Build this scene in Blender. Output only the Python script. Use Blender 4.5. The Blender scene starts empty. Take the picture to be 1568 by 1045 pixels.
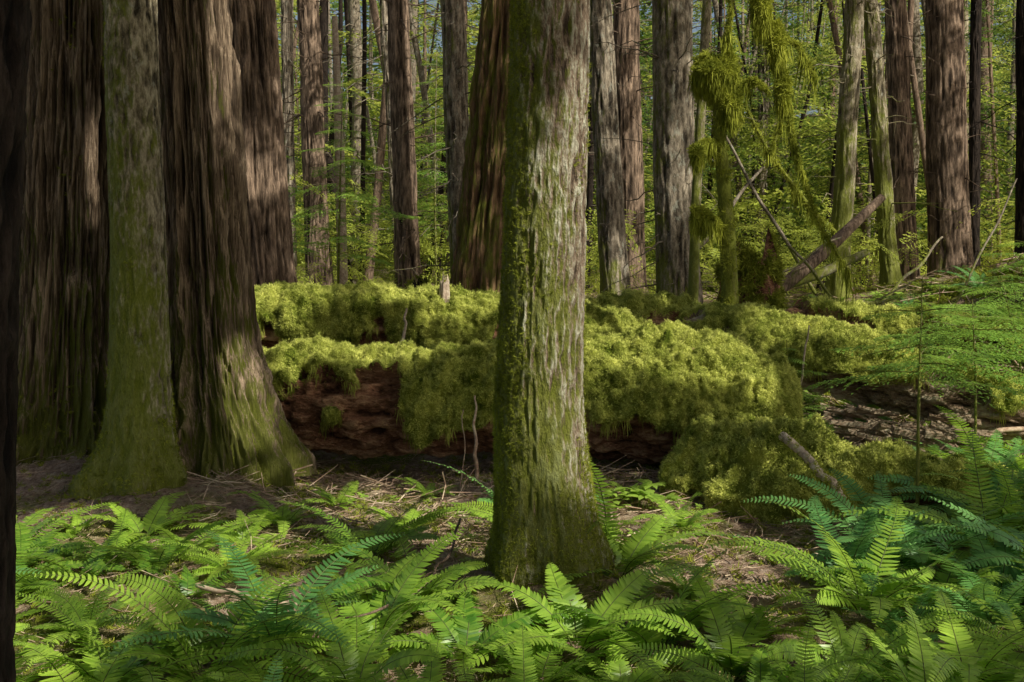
import bpy, math, random
import numpy as np
from mathutils import Vector
random.seed(7); rng=np.random.default_rng(7)
scene=bpy.context.scene
# ------------------------------------------------------------------ noise
def _h(ix,iy,iz,s):
    n=(ix*374761393+iy*668265263+iz*2147483647+s*1274126177)&0xffffffff
    n=((n^(n>>13))*1274126177)&0xffffffff
    n=((n^(n>>16))*2246822519)&0xffffffff
    return ((n^(n>>15))&0xffffff)/float(0xffffff)
def vnoise(p,s=0):
    p=np.asarray(p,float); i=np.floor(p).astype(np.int64); f=p-i; f=f*f*(3-2*f)
    x,y,z=i[...,0],i[...,1],i[...,2]; fx,fy,fz=f[...,0],f[...,1],f[...,2]
    def L(a,b,t): return a+(b-a)*t
    c=[[[ _h(x+a,y+b,z+c_,s) for c_ in(0,1)] for b in(0,1)] for a in(0,1)]
    return L(L(L(c[0][0][0],c[1][0][0],fx),L(c[0][1][0],c[1][1][0],fx),fy),
             L(L(c[0][0][1],c[1][0][1],fx),L(c[0][1][1],c[1][1][1],fx),fy),fz)*2-1
def fbm(p,s=0,o=4):
    p=np.asarray(p,float); r=0;a=1;t=0
    for k in range(o):
        r=r+a*vnoise(p*2**k+17.3*k,s+k); t+=a; a*=.5
    return r/t
def sst(a,b,x):
    t=np.clip((x-a)/(b-a),0,1); return t*t*(3-2*t)
# ------------------------------------------------------------------ mesh builder
def build(name,parts,mats,origin=(0,0,0),smooth=True,parent=None):
    """parts: (verts, faces, material index[, cav[, surface normals]])"""
    Vs=[];loops=[];sizes=[];mi=[];cav=[];sn=[];off=0; has=any(len(p)>4 for p in parts)
    for p in parts:
        V,F,m=p[0],p[1],p[2]; V=np.asarray(V,float); F=np.asarray(F,np.int64)
        if len(V)==0: continue
        Vs.append(V); loops.append((F+off).ravel()); sizes.append(np.full(len(F),F.shape[1])); mi.append(np.full(len(F),m))
        cav.append(p[3] if len(p)>3 and p[3] is not None else np.full(len(V),.6)); off+=len(V)
        if has: sn.append(p[4] if len(p)>4 else np.zeros((len(V),3)))
    V=np.concatenate(Vs)-np.array(origin); loops=np.concatenate(loops); sizes=np.concatenate(sizes); mi=np.concatenate(mi)
    me=bpy.data.meshes.new(name); me.vertices.add(len(V)); me.vertices.foreach_set('co',V.astype(np.float32).ravel())
    me.loops.add(len(loops)); me.loops.foreach_set('vertex_index',loops.astype(np.int32))
    me.polygons.add(len(sizes)); st=np.concatenate([[0],np.cumsum(sizes)[:-1]])
    me.polygons.foreach_set('loop_start',st.astype(np.int32)); me.polygons.foreach_set('loop_total',sizes.astype(np.int32))
    for m in mats: me.materials.append(m)
    me.polygons.foreach_set('material_index',mi.astype(np.int32))
    me.polygons.foreach_set('use_smooth',np.full(len(sizes),smooth))
    at=me.attributes.new('cav','FLOAT','POINT'); at.data.foreach_set('value',np.concatenate(cav).astype(np.float32))
    if has:
        a2=me.attributes.new('sn','FLOAT_VECTOR','POINT'); a2.data.foreach_set('vector',np.concatenate(sn).astype(np.float32).ravel())
    me.update(calc_edges=True)
    ob=bpy.data.objects.new(name,me); ob.location=origin; scene.collection.objects.link(ob)
    if parent: ob.parent=parent
    return ob
def grid_faces(nr,ns,wrap=True):
    i=np.arange(nr-1)[:,None]; j=np.arange(ns if wrap else ns-1)[None,:]
    a=i*ns+j; b=i*ns+(j+1)%ns
    return np.stack([a,b,b+ns,a+ns],-1).reshape(-1,4)
def resample(pts,n):
    pts=np.asarray(pts,float); d=np.r_[0,np.cumsum(np.linalg.norm(np.diff(pts[:,:3],axis=0),axis=1))]
    t=np.linspace(0,d[-1],n); return np.stack([np.interp(t,d,pts[:,k]) for k in range(pts.shape[1])],1)
def smoothpath(pts,n):
    q=resample(pts,n)
    for _ in range(max(1,n//12)):
        q[1:-1]=(q[:-2]+2*q[1:-1]+q[2:])/4
    return q
def tube(pts,ns=6):
    pts=np.asarray(pts,float); P=pts[:,:3]; T=np.gradient(P,axis=0); T/=np.linalg.norm(T,axis=1)[:,None]+1e-9
    if np.abs(T[:,2]).mean()>.7: ref=np.tile([[1,.01,0]],(len(P),1))
    elif np.abs(T[:,2]).max()<.98: ref=np.tile([[0,0,1.]],(len(P),1))
    else: ref=np.tile([[.3,1,.2]],(len(P),1))
    A=np.cross(T,ref); A/=np.linalg.norm(A,axis=1)[:,None]+1e-9; B=np.cross(T,A)
    th=np.linspace(0,2*np.pi,ns,endpoint=False)
    V=P[:,None]+pts[:,3][:,None,None]*(np.cos(th)[None,:,None]*A[:,None]+np.sin(th)[None,:,None]*B[:,None])
    return V.reshape(-1,3),grid_faces(len(P),ns)
def scatter(templates,pos,nrm,size,rg,tilt=0.25,roll=None,sn=None):
    out=[]; n=len(pos)
    if n==0: return out
    pos=np.asarray(pos,float); N=np.asarray(nrm,float)+rg.normal(0,tilt,(n,3)); N/=np.linalg.norm(N,axis=1)[:,None]
    r=rg.normal(0,1,(n,3)) if roll is None else np.asarray(roll,float)
    X=r-(r*N).sum(1)[:,None]*N; X/=np.linalg.norm(X,axis=1)[:,None]+1e-9; Y=np.cross(N,X)
    M=np.stack([X,Y,N],-1)*np.asarray(size,float).reshape(-1,1,1)
    w=rg.integers(0,len(templates),n)
    for k,(tv,tf) in enumerate(templates):
        I=np.where(w==k)[0]
        if len(I)==0: continue
        V=np.einsum('nij,mj->nmi',M[I],tv)+pos[I][:,None]
        F=(tf[None]+(np.arange(len(I))*len(tv))[:,None,None]).reshape(-1,tf.shape[1])
        if sn is None: out.append((V.reshape(-1,3),F))
        else: out.append((V.reshape(-1,3),F,np.repeat(sn[I],len(tv),axis=0)))
    return out
# ------------------------------------------------------------------ materials
def nt(name):
    m=bpy.data.materials.new(name); m.use_nodes=True; t=m.node_tree; t.nodes.clear(); return m,t
def noise(t,vec,scale,detail=4,rough=.6):
    n=t.nodes.new('ShaderNodeTexNoise'); n.inputs['Scale'].default_value=scale; n.inputs['Detail'].default_value=detail; n.inputs['Roughness'].default_value=rough
    if vec is not None: t.links.new(vec,n.inputs['Vector'])
    return n.outputs['Fac']
def mapping(t,src,sc):
    n=t.nodes.new('ShaderNodeMapping'); n.inputs['Scale'].default_value=sc; t.links.new(src,n.inputs['Vector']); return n.outputs[0]
def ramp(t,fac,stops):
    n=t.nodes.new('ShaderNodeValToRGB'); e=n.color_ramp.elements
    while len(e)<len(stops): e.new(.5)
    for i,(p,c) in enumerate(stops):
        e[i].position=p; e[i].color=(c,c,c,1) if isinstance(c,(int,float)) else (*c,1)
    t.links.new(fac,n.inputs[0]); return n.outputs[0]
def mix(t,fac,a,b,mode='MIX'):
    n=t.nodes.new('ShaderNodeMix'); n.data_type='RGBA'; n.blend_type=mode
    for i,v in ((0,fac),(6,a),(7,b)):
        if isinstance(v,bpy.types.NodeSocket): t.links.new(v,n.inputs[i])
        elif i==0: n.inputs[0].default_value=v
        else: n.inputs[i].default_value=(*v,1)
    return n.outputs[2]
def math_(t,op,a,b=0,clamp=False):
    n=t.nodes.new('ShaderNodeMath'); n.operation=op; n.use_clamp=clamp
    for i,v in ((0,a),(1,b)):
        if isinstance(v,bpy.types.NodeSocket): t.links.new(v,n.inputs[i])
        else: n.inputs[i].default_value=v
    return n.outputs[0]
def bump(t,h,dist,strength=1.):
    n=t.nodes.new('ShaderNodeBump'); n.inputs['Distance'].default_value=dist; n.inputs['Strength'].default_value=strength
    t.links.new(h,n.inputs['Height']); return n.outputs[0]
def finish(t,col,rough=.8,nrm=None,spec=.3,trans=None,tf=.4):
    p=t.nodes.new('ShaderNodeBsdfPrincipled'); p.inputs['Roughness'].default_value=rough; p.inputs['Specular IOR Level'].default_value=spec
    t.links.new(col,p.inputs['Base Color'])
    if nrm: t.links.new(nrm,p.inputs['Normal'])
    o=t.nodes.new('ShaderNodeOutputMaterial'); s=p.outputs[0]
    if trans is not None:
        tr=t.nodes.new('ShaderNodeBsdfTranslucent'); t.links.new(trans,tr.inputs[0])
        mx=t.nodes.new('ShaderNodeMixShader'); mx.inputs[0].default_value=tf
        t.links.new(s,mx.inputs[1]); t.links.new(tr.outputs[0],mx.inputs[2]); s=mx.outputs[0]
    t.links.new(s,o.inputs[0])
def mat_leaf(name,c1,c2,tr,tf=.4,rough=.5,spec=.4,pscale=1.5,lo=.52):
    m,t=nt(name); g=t.nodes.new('ShaderNodeNewGeometry'); oi=t.nodes.new('ShaderNodeObjectInfo')
    n1=noise(t,g.outputs['Position'],pscale,1)
    f=math_(t,'ADD',math_(t,'MULTIPLY',g.outputs['Random Per Island'],.35),math_(t,'MULTIPLY',n1,1.3))
    f=math_(t,'ADD',f,math_(t,'MULTIPLY',oi.outputs['Random'],.4)); f=math_(t,'SUBTRACT',f,lo,True)
    col=mix(t,f,c1,c2); tc=mix(t,f,tuple(x*.5 for x in tr),tr)
    finish(t,col,rough,None,spec,tc,tf); return m
def mat_bark(name,dark,mid,light,moss=0.,side=(-1,-.3,0),mosscol=(.16,.185,.02),stretch=(26,26,3.2),bd=.02,lichen=0.,basemoss=1.,low=1.,lo=.27,hi=.78,K=2.2):
    mid=tuple(x*K for x in mid); light=tuple(min(x*K*1.2,.85) for x in light)
    m,t=nt(name); tc=t.nodes.new('ShaderNodeTexCoord'); ob=tc.outputs['Object']; g=t.nodes.new('ShaderNodeNewGeometry')
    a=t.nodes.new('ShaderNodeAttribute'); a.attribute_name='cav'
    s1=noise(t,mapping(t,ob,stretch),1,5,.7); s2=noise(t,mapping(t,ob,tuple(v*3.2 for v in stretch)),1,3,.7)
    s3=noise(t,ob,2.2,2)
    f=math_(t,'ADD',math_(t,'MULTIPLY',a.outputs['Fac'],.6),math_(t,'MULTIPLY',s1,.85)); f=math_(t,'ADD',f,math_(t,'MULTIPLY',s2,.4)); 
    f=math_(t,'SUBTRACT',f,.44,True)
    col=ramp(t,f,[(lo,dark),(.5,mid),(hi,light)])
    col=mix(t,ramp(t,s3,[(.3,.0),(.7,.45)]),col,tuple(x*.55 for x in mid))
    if lichen>0:
        v=noise(t,mapping(t,ob,(11,11,7)),1,5,.75); lm=ramp(t,v,[(.62-.13*lichen,0),(.70-.13*lichen,1)])
        col=mix(t,math_(t,'MULTIPLY',lm,.7),col,(.19*K,.19*K,.15*K))
    if moss>0:
        vm=t.nodes.new('ShaderNodeVectorMath'); vm.operation='DOT_PRODUCT'; t.links.new(g.outputs['Normal'],vm.inputs[0]); vm.inputs[1].default_value=side
        sx=t.nodes.new('ShaderNodeSeparateXYZ'); t.links.new(ob,sx.inputs[0])
        hb=math_(t,'MULTIPLY',math_(t,'SUBTRACT',1.,math_(t,'MULTIPLY',sx.outputs[2],low)),basemoss*.55); hb=math_(t,'MAXIMUM',hb,-.1)
        mm=noise(t,mapping(t,ob,(7,7,2.5)),1,5,.75)
        q=math_(t,'ADD',math_(t,'MULTIPLY',vm.outputs['Value'],.28),math_(t,'MULTIPLY',mm,1.5)); q=math_(t,'ADD',q,hb); q=math_(t,'ADD',q,moss-1.15)
        q=math_(t,'ADD',q,math_(t,'MULTIPLY',math_(t,'SUBTRACT',s1,.5),-.8))
        msk=ramp(t,q,[(.0,0),(.28,1)])
        mc=mix(t,s2,tuple(x*.35 for x in mosscol),tuple(x*1.9 for x in mosscol))
        col=mix(t,math_(t,'MULTIPLY',msk,.85),col,mc)
    hgt=math_(t,'ADD',s1,math_(t,'MULTIPLY',s2,.5))
    finish(t,col,.88,bump(t,hgt,bd,1.),.2); return m
def mat_moss(name,c1,c2,ri=.45,usesn=False,bmp=False):
    m,t=nt(name); g=t.nodes.new('ShaderNodeNewGeometry')
    n1=noise(t,g.outputs['Position'],5,5,.65); f=math_(t,'ADD',math_(t,'MULTIPLY',n1,2.2),math_(t,'MULTIPLY',g.outputs['Random Per Island'],ri)) if not bmp else math_(t,'ADD',math_(t,'MULTIPLY',n1,2.2),ri*.3); f=math_(t,'SUBTRACT',f,.65+ri*.5,True)
    col=mix(t,f,c1,c2); nn=None
    if usesn:
        a=t.nodes.new('ShaderNodeAttribute'); a.attribute_name='sn'; vm=t.nodes.new('ShaderNodeVectorMath'); vm.operation='SCALE'; vm.inputs[3].default_value=1.2; t.links.new(a.outputs['Vector'],vm.inputs[0])
        ad=t.nodes.new('ShaderNodeVectorMath'); ad.operation='ADD'; t.links.new(vm.outputs[0],ad.inputs[0]); t.links.new(g.outputs['Normal'],ad.inputs[1])
        no=t.nodes.new('ShaderNodeVectorMath'); no.operation='NORMALIZE'; t.links.new(ad.outputs[0],no.inputs[0]); nn=no.outputs[0]
    if bmp: nn=bump(t,noise(t,g.outputs['Position'],60,4,.7),.05,1.)
    finish(t,col,.8,nn,.1,mix(t,f,c1,tuple(min(1,x*1.2) for x in c2)) if not bmp else None,.2); return m

M_center=mat_bark('bark_spruce',(.022,.014,.009),(.135,.098,.066),(.38,.30,.22),moss=.54,side=(-1.4,-.1,0),lichen=.2,basemoss=.7,low=.5,stretch=(44,44,16),bd=.035,K=2.4)
M_cedar=mat_bark('bark_cedar',(.013,.009,.006),(.105,.074,.048),(.32,.24,.165),moss=.30,side=(-.9,-.3,0),basemoss=.85,low=.6,stretch=(60,60,3.5),bd=.05,lichen=.0)
M_mossbark=mat_bark('bark_mossy',(.025,.02,.012),(.12,.10,.063),(.27,.235,.165),moss=.45,side=(-.7,-.3,0),basemoss=.8,low=.45,stretch=(38,38,14),bd=.02,lichen=.3,K=2.)
M_brown=mat_bark('bark_brown',(.015,.010,.007),(.10,.070,.048),(.28,.2,.14),moss=.06,basemoss=.5,stretch=(30,30,5),bd=.03,K=1.7)
M_lichen=mat_bark('bark_lichen',(.022,.017,.012),(.10,.082,.058),(.27,.228,.17),moss=.26,basemoss=.9,lichen=.5,stretch=(26,26,10),bd=.015,K=1.8)
M_mossy=mat_bark('bark_very_mossy',(.02,.02,.008),(.08,.075,.03),(.18,.15,.07),moss=.6,side=(-.3,-.3,0),basemoss=.3,low=.2,stretch=(20,20,8),bd=.02,K=1.8)
M_dark=mat_bark('bark_dark',(.004,.003,.002),(.02,.014,.010),(.055,.04,.03),moss=.0001,basemoss=.2,stretch=(30,30,8),bd=.02,K=1)
M_rot=mat_bark('rotten_wood',(.03,.012,.006),(.17,.082,.045),(.42,.23,.13),moss=.0001,basemoss=.0,stretch=(9,22,22),bd=.06,K=2.)
M_tan=mat_bark('weathered_wood',(.05,.03,.018),(.26,.18,.115),(.55,.42,.3),moss=.0001,basemoss=.0,stretch=(6,30,30),bd=.05,K=1.5)
M_snag=mat_bark('snag_wood',(.013,.008,.004),(.10,.058,.03),(.26,.165,.085),moss=.30,side=(-.5,-.4,0),basemoss=.2,low=.2,stretch=(30,30,3),bd=.045,K=1.6)
M_pale=mat_bark('pale_deadwood',(.10,.07,.05),(.30,.23,.17),(.5,.4,.3),moss=.0001,basemoss=0,stretch=(20,20,20),bd=.005,K=1.6)
M_twig=mat_bark('twig_wood',(.05,.03,.018),(.18,.12,.082),(.38,.285,.2),moss=.0001,basemoss=0,stretch=(8,8,8),bd=.003)
M_moss=mat_moss('moss',(.19,.25,.02),(.93,.95,.24),usesn=True)
M_mossd=mat_moss('moss_base',(.09,.13,.010),(.62,.66,.11),bmp=True)
M_fern=mat_leaf('fern_leaf',(.06,.18,.018),(.52,.74,.09),(.60,.92,.10),.38,.36,.5,.9,lo=.54)
M_fernb=mat_leaf('fern_leaf_bluish',(.05,.18,.05),(.25,.52,.13),(.35,.68,.13),.35,.38,.5,.9)
M_far=mat_leaf('far_foliage',(.06,.12,.012),(.56,.66,.10),(.90,.98,.18),.5,.5,.3,.35)
M_fard=mat_leaf('far_foliage_dark',(.02,.055,.012),(.15,.26,.04),(.35,.52,.08),.4,.5,.3,.35)
M_shading_canopy=mat_leaf('shading_canopy_foliage',(.04,.09,.015),(.08,.15,.02),(.14,.24,.04),.18,.5,.3,.3)  # for the out-of-view sprays added to block the sun
M_sap=mat_leaf('sapling_needles',(.10,.25,.04),(.38,.60,.10),(.55,.8,.12),.4,.45,.4,1.5)
M_herb=mat_leaf('herb_leaf',(.12,.26,.03),(.45,.64,.10),(.6,.8,.12),.4,.4,.5,1.5)
M_ground,t=nt('forest_floor'); g=t.nodes.new('ShaderNodeNewGeometry'); P=g.outputs['Position']
n1=noise(t,P,1.3,4); n2=noise(t,P,24,6,.75); n3=noise(t,P,70,3,.7)
lit=ramp(t,n2,[(.3,(.08,.045,.028)),(.5,(.42,.29,.20)),(.72,(.85,.70,.56))])
mo=ramp(t,n3,[(.3,(.04,.055,.008)),(.7,(.30,.34,.04))])
msk=ramp(t,math_(t,'ADD',n1,math_(t,'MULTIPLY',n2,.3)),[(.60,0),(.74,1)])
finish(t,mix(t,msk,lit,mo),.95,bump(t,math_(t,'ADD',n2,n3),.04,.9),.15)
# ------------------------------------------------------------------ terrain
def H(x,y):
    x=np.asarray(x,float); y=np.asarray(y,float)
    z=.52*sst(8.8,11.5,y)+.42*sst(11.5,17,y)+.6*sst(20,60,y)+7*sst(60,140,y)
    z=z-.35*sst(2.4,4.2,x)*sst(9,10.5,y)*(1-sst(12,15,y))
    p=np.stack([x*.9,y*.9,x*0+3.3],-1); z=z+.07*fbm(p,5,4)*2
    z=z+.03*fbm(np.stack([x*6,y*6,x*0],-1),8,3)
    for (a,b,h,r) in ((.16,5.5,.12,.5),(-3.3,8.2,.22,.9),(-2.2,7.7,.18,.7),(6.9,14.,.95,1.4),(5.6,15.5,.4,1.2),(1.2,10.4,.12,.7),(-.3,11.4,.25,.8),(3.9,12.6,.35,.7),(5.1,11.8,.25,.6)):
        z=z+h*np.exp(-((x-a)**2+(y-b)**2)/(r*r))
    return z
def axis(lo,hi,f0,f1,st):
    a=list(np.arange(f0,f1,st)); s=st; v=f1
    while v<hi: a.append(v); s*=1.12; v+=s
    a.append(hi); s=st; v=f0; b=[]
    while v>lo:
        s*=1.12; v-=s; b.append(max(v,lo))
    return np.array(sorted(set(b+a)))
gx=axis(-160,160,-5,6,.05); gy=axis(-60,220,3.2,15,.05)
X,Y=np.meshgrid(gx,gy); G=np.stack([X,Y,H(X,Y)],-1).reshape(-1,3)
build('forest_floor_ground',[(G,grid_faces(len(gy),len(gx),False),0)],[M_ground])
# ------------------------------------------------------------------ templates
def moss_tpl(rg,nb=13,L=1.,w=.13,spread=1.1):
    V=[];F=[]
    for b in range(nb):
        a=rg.uniform(0,2*np.pi); el=rg.uniform(.15,spread); l=L*rg.uniform(.5,1.1)
        d=np.array([math.cos(a)*math.sin(el),math.sin(a)*math.sin(el),math.cos(el)]); s=np.cross(d,rg.normal(0,1,3)); s/=np.linalg.norm(s)
        o=np.array([rg.normal(0,.22),rg.normal(0,.22),0]); k=len(V); out=np.array([math.cos(a),math.sin(a),-.2])*.3*l
        for q,(u,ww) in enumerate(((0,.6),(.55,1.),(1.,.25))):
            p=o+d*l*u+out*u*u; V+= [p-s*w*ww/2,p+s*w*ww/2]
        F+=[[k,k+1,k+3,k+2],[k+2,k+3,k+5,k+4]]
    return np.array(V),np.array(F)
MT=[moss_tpl(rng) for _ in range(6)]
def moss_tri(rg,nb=11):
    V=[];F=[]
    for b in range(nb):
        a=rg.uniform(0,2*np.pi); el=rg.uniform(.3,1.4); l=rg.uniform(.5,1.15); d=np.array([math.cos(a)*math.sin(el),math.sin(a)*math.sin(el),math.cos(el)]); s=np.cross(d,[0,0,1.])+rg.normal(0,.4,3); s/=np.linalg.norm(s)
        o=np.array([rg.normal(0,.6),rg.normal(0,.6),0]); k=len(V); V+=[o-s*.16,o+s*.16,o+d*l+s*.05,o+d*l-s*.05]; F.append([k,k+1,k+2,k+3])
    return np.array(V),np.array(F)
ML=[moss_tri(rng) for _ in range(8)]
def strand_tpl(rg,nb=12,L=1.):
    V=[];F=[]
    for b in range(nb):
        o=np.r_[rg.normal(0,.10,2),0]; l=L*rg.uniform(.3,1.1); a=rg.uniform(0,np.pi); s=np.array([math.cos(a),math.sin(a),0]); k=len(V)
        c=rg.normal(0,.10,2)
        for q,(u,ww) in enumerate(((0,.035),(.35,.04),(.7,.028),(1.,.006))):
            p=o+np.array([c[0]*u+rg.normal(0,.02),c[1]*u+rg.normal(0,.02),-l*u]); V+=[p-s*ww/2,p+s*ww/2]
        for q in range(3): F.append([k+2*q,k+2*q+1,k+2*q+3,k+2*q+2])
    return np.array(V),np.array(F)
ST=[strand_tpl(rng) for _ in range(5)]
def spray_tpl(rg,nside=9,nleaf=6,lw=.05,ll=.11,droop=.25,z=.4):
    V=[];F=[]
    def leaf(p,d,l,w):
        d=d/np.linalg.norm(d); s=np.cross(d,[0,0,1.]); s/=np.linalg.norm(s)+1e-9; s=s+np.array([0,0,rg.normal(0,z)]); k=len(V)
        V.extend([p,p+d*l*.45+s*w*.5,p+d*l-np.array([0,0,l*.2]),p+d*l*.45-s*w*.5]); F.append([k,k+1,k+2,k+3])
    for i in range(nside):
        u=(i+.6)/nside
        for sd in(-1,1):
            L=.42*(1-u)**.7+.08; a=math.radians(rg.uniform(45,65))*sd
            b=np.array([u,0,-droop*u*u]); d=np.array([math.cos(a),math.sin(a),-.12+rg.normal(0,.08)])
            for j in range(nleaf):
                v=(j+.5)/nleaf; p=b+d*L*v+np.array([0,0,-.15*v*v*L])
                aa=a+rg.uniform(-.9,.9); leaf(p,np.array([math.cos(aa),math.sin(aa),rg.normal(0,.2)]),ll*rg.uniform(.7,1.2),lw)
    return np.array(V),np.array(F)
SPF=[spray_tpl(rng,7,4,.075,.16) for _ in range(4)]
SPC=[spray_tpl(rng,6,4,.14,.24) for _ in range(4)]
SPM=[spray_tpl(rng,9,6,.032,.085,.3) for _ in range(4)]
SPN=[spray_tpl(rng,17,10,.022,.055,.12,.15) for _ in range(3)]
# ------------------------------------------------------------------ trunks
M_mosst=mat_moss('trunk_moss',(.09,.115,.010),(.48,.52,.07))
def trunk(name,cl,mat,ns=96,dz=.03,vis=None,top=16,flute=0.,flk=7,flare=.35,flh=.45,lobes=5,rough=.012,fine=(22,3),seed=1,limbs=0,limbz=(1.5,6),moss_tufts=None,side_flare=0,ridge=0.,limbr=.012):
    cl=np.array(cl,float); b=cl[0].copy(); d=(cl[-1]-cl[-2])/(cl[-1][2]-cl[-2][2]); zt=cl[-1][2]
    end=cl[-1]+d*(top-zt); end[3]=max(cl[-1][3]*.45,.02)
    cl=np.vstack([cl,end]); zv=vis if vis else zt
    zs=np.concatenate([np.arange(b[2],zv,dz),np.arange(zv,top,.6),[top]])
    C=np.stack([np.interp(zs,cl[:,2],cl[:,k]) for k in range(4)],1)
    for k in (0,1,3):
        q=C[:,k]; 
        for _ in range(6): q[1:-1]=(q[:-2]+q[1:-1]*2+q[2:])/4
    C[:,0]+=.012*vnoise(np.stack([zs*1.1,zs*0,zs*0+seed],-1),seed); 
    th=np.linspace(0,2*np.pi,ns,endpoint=False); TH,ZZ=np.meshgrid(th,zs); R=C[:,3][:,None]
    h=ZZ-b[2]; ph=seed*1.7
    cx,cy=np.cos(TH),np.sin(TH)
    lob=.5+.5*np.cos(lobes*TH+ph+.8*vnoise(np.stack([cx*2,cy*2,ZZ*0],-1),seed))
    fl=flare*np.exp(-np.maximum(h-.12,0)/flh)*(.45+1.*lob)
    if side_flare: fl=fl+side_flare*np.exp(-np.maximum(h-.1,0)/(flh*.7))*np.clip(-cx,0,1)**2
    rr=R*(1+fl)
    if flute:
        w=fbm(np.stack([cx*1.3,cy*1.3,ZZ*.25],-1),seed+3,2)
        f=np.cos(flk*TH+ph+2.5*w); f2=np.cos((flk*2+1)*TH+ph*2+4*w)
        rr=rr*(1+flute*(np.sign(f)*np.abs(f)**.8+.4*f2)*(1+.6*np.exp(-h/.8)))
    p=np.stack([cx*R*fine[0],cy*R*fine[0],ZZ*fine[1]],-1)
    n1=fbm(p,seed+11,4); n2=1-np.abs(fbm(p*.6+5,seed+21,3))*3.2
    q=.5*n1+.5*n2; rr=rr+rough*q+ridge*np.clip(n2,-1,1)
    V=np.stack([C[:,0][:,None]+rr*cx,C[:,1][:,None]+rr*cy,ZZ],-1).reshape(-1,3)
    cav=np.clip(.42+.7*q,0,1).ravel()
    parts=[(V,grid_faces(len(zs),ns),0,cav)]
    rg=np.random.default_rng(seed)
    for k in range(limbs):
        z=rg.uniform(*limbz); a=rg.uniform(0,2*np.pi); c=np.array([np.interp(z,zs,C[:,k2]) for k2 in range(4)])
        L=rg.uniform(.15,1.1); dr=np.array([math.cos(a),math.sin(a),rg.uniform(-.45,.35)]); r0=limbr*rg.uniform(.5,1.2)
        pts=[np.r_[c[:3]+dr*c[3]*.6,r0]]
        for j in range(1,6): pts.append(np.r_[c[:3]+dr*(c[3]*.6+L*j/5)+np.array([rg.normal(0,.02),rg.normal(0,.02),-.14*L*(j/5)**2+rg.normal(0,.02)]),r0*(1-.15*j)])
        v,f=tube(pts,5); parts.append((v,f,0,np.full(len(v),.5)))
        if L>.5:
            for j in (2,3,4):
                s=pts[j][:3]; e=s+np.array([rg.normal(0,.12),rg.normal(0,.12),rg.normal(-.05,.08)]); v,f=tube([np.r_[s,r0*.4],np.r_[(s+e)/2+rg.normal(0,.01,3),r0*.3],np.r_[e,r0*.15]],4); parts.append((v,f,0,np.full(len(v),.5)))
    mats=[mat]
    if moss_tufts:
        n,sz,fn=moss_tufts
        ii=rg.integers(0,len(zs)-2,n*3); ii=ii[zs[ii]<zv]; jj=rg.integers(0,ns,len(ii)); pp=V.reshape(len(zs),ns,3)[ii,jj]; nn=np.stack([np.cos(th[jj]),np.sin(th[jj]),0*jj+.2],-1)
        prob=fn(pp-np.array([b[0],b[1],b[2]]),nn); keep=rg.random(len(pp))<prob; pp=pp[keep][:n]; nn=nn[keep][:n]
        for v,f in scatter(MT,pp,nn+np.array([0,0,-.35]),sz*rg.uniform(.6,1.3,len(pp)),rg,.3): parts.append((v,f,1))
        mats.append(M_mosst)
    return build(name,parts,mats,origin=(b[0],b[1],b[2]))
def gz(x,y,e=.08): return float(H(x,y))-e
def mp(base_h,side):
    def fn(p,n): 
        m=fbm(np.stack([p[:,0]*5,p[:,1]*5,p[:,2]*2],-1),77,3)
        return np.clip(np.exp(-p[:,2]/base_h)*1.2+side*np.clip(-n[:,0]*1.4-.3,0,1)+m*.8-.3,0,1)
    return fn
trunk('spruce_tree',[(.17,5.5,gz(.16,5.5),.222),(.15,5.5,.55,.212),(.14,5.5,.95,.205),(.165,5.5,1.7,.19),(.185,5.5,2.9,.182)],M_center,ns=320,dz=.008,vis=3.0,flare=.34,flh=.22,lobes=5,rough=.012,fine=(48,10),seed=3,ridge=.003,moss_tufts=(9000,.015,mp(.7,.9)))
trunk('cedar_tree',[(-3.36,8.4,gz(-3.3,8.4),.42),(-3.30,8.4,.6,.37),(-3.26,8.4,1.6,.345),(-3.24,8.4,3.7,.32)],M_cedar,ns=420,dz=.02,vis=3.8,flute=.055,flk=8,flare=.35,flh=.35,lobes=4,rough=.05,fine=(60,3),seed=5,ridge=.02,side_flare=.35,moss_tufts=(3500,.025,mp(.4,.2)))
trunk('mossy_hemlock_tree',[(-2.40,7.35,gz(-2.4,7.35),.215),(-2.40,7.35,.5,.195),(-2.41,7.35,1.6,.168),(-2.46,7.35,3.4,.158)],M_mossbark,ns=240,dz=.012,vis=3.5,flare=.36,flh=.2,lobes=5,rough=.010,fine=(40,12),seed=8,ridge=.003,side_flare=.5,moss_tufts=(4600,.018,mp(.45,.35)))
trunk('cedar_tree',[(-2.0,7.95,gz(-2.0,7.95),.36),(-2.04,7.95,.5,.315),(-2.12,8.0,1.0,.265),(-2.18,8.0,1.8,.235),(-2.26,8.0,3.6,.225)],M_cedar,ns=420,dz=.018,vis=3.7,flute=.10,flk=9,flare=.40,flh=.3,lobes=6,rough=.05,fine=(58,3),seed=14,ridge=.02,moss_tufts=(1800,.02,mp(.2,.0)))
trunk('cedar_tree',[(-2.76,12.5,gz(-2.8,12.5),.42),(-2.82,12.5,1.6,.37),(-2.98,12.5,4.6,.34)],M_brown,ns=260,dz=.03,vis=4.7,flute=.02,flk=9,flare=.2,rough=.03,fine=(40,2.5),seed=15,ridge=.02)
trunk('fir_tree',[(-1.74,3.5,gz(-1.7,3.5),.16),(-1.70,3.5,1.5,.155),(-1.65,3.5,2.6,.15)],M_dark,ns=160,dz=.012,vis=2.8,flare=.2,rough=.018,fine=(30,8),seed=16,ridge=.008)
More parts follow.
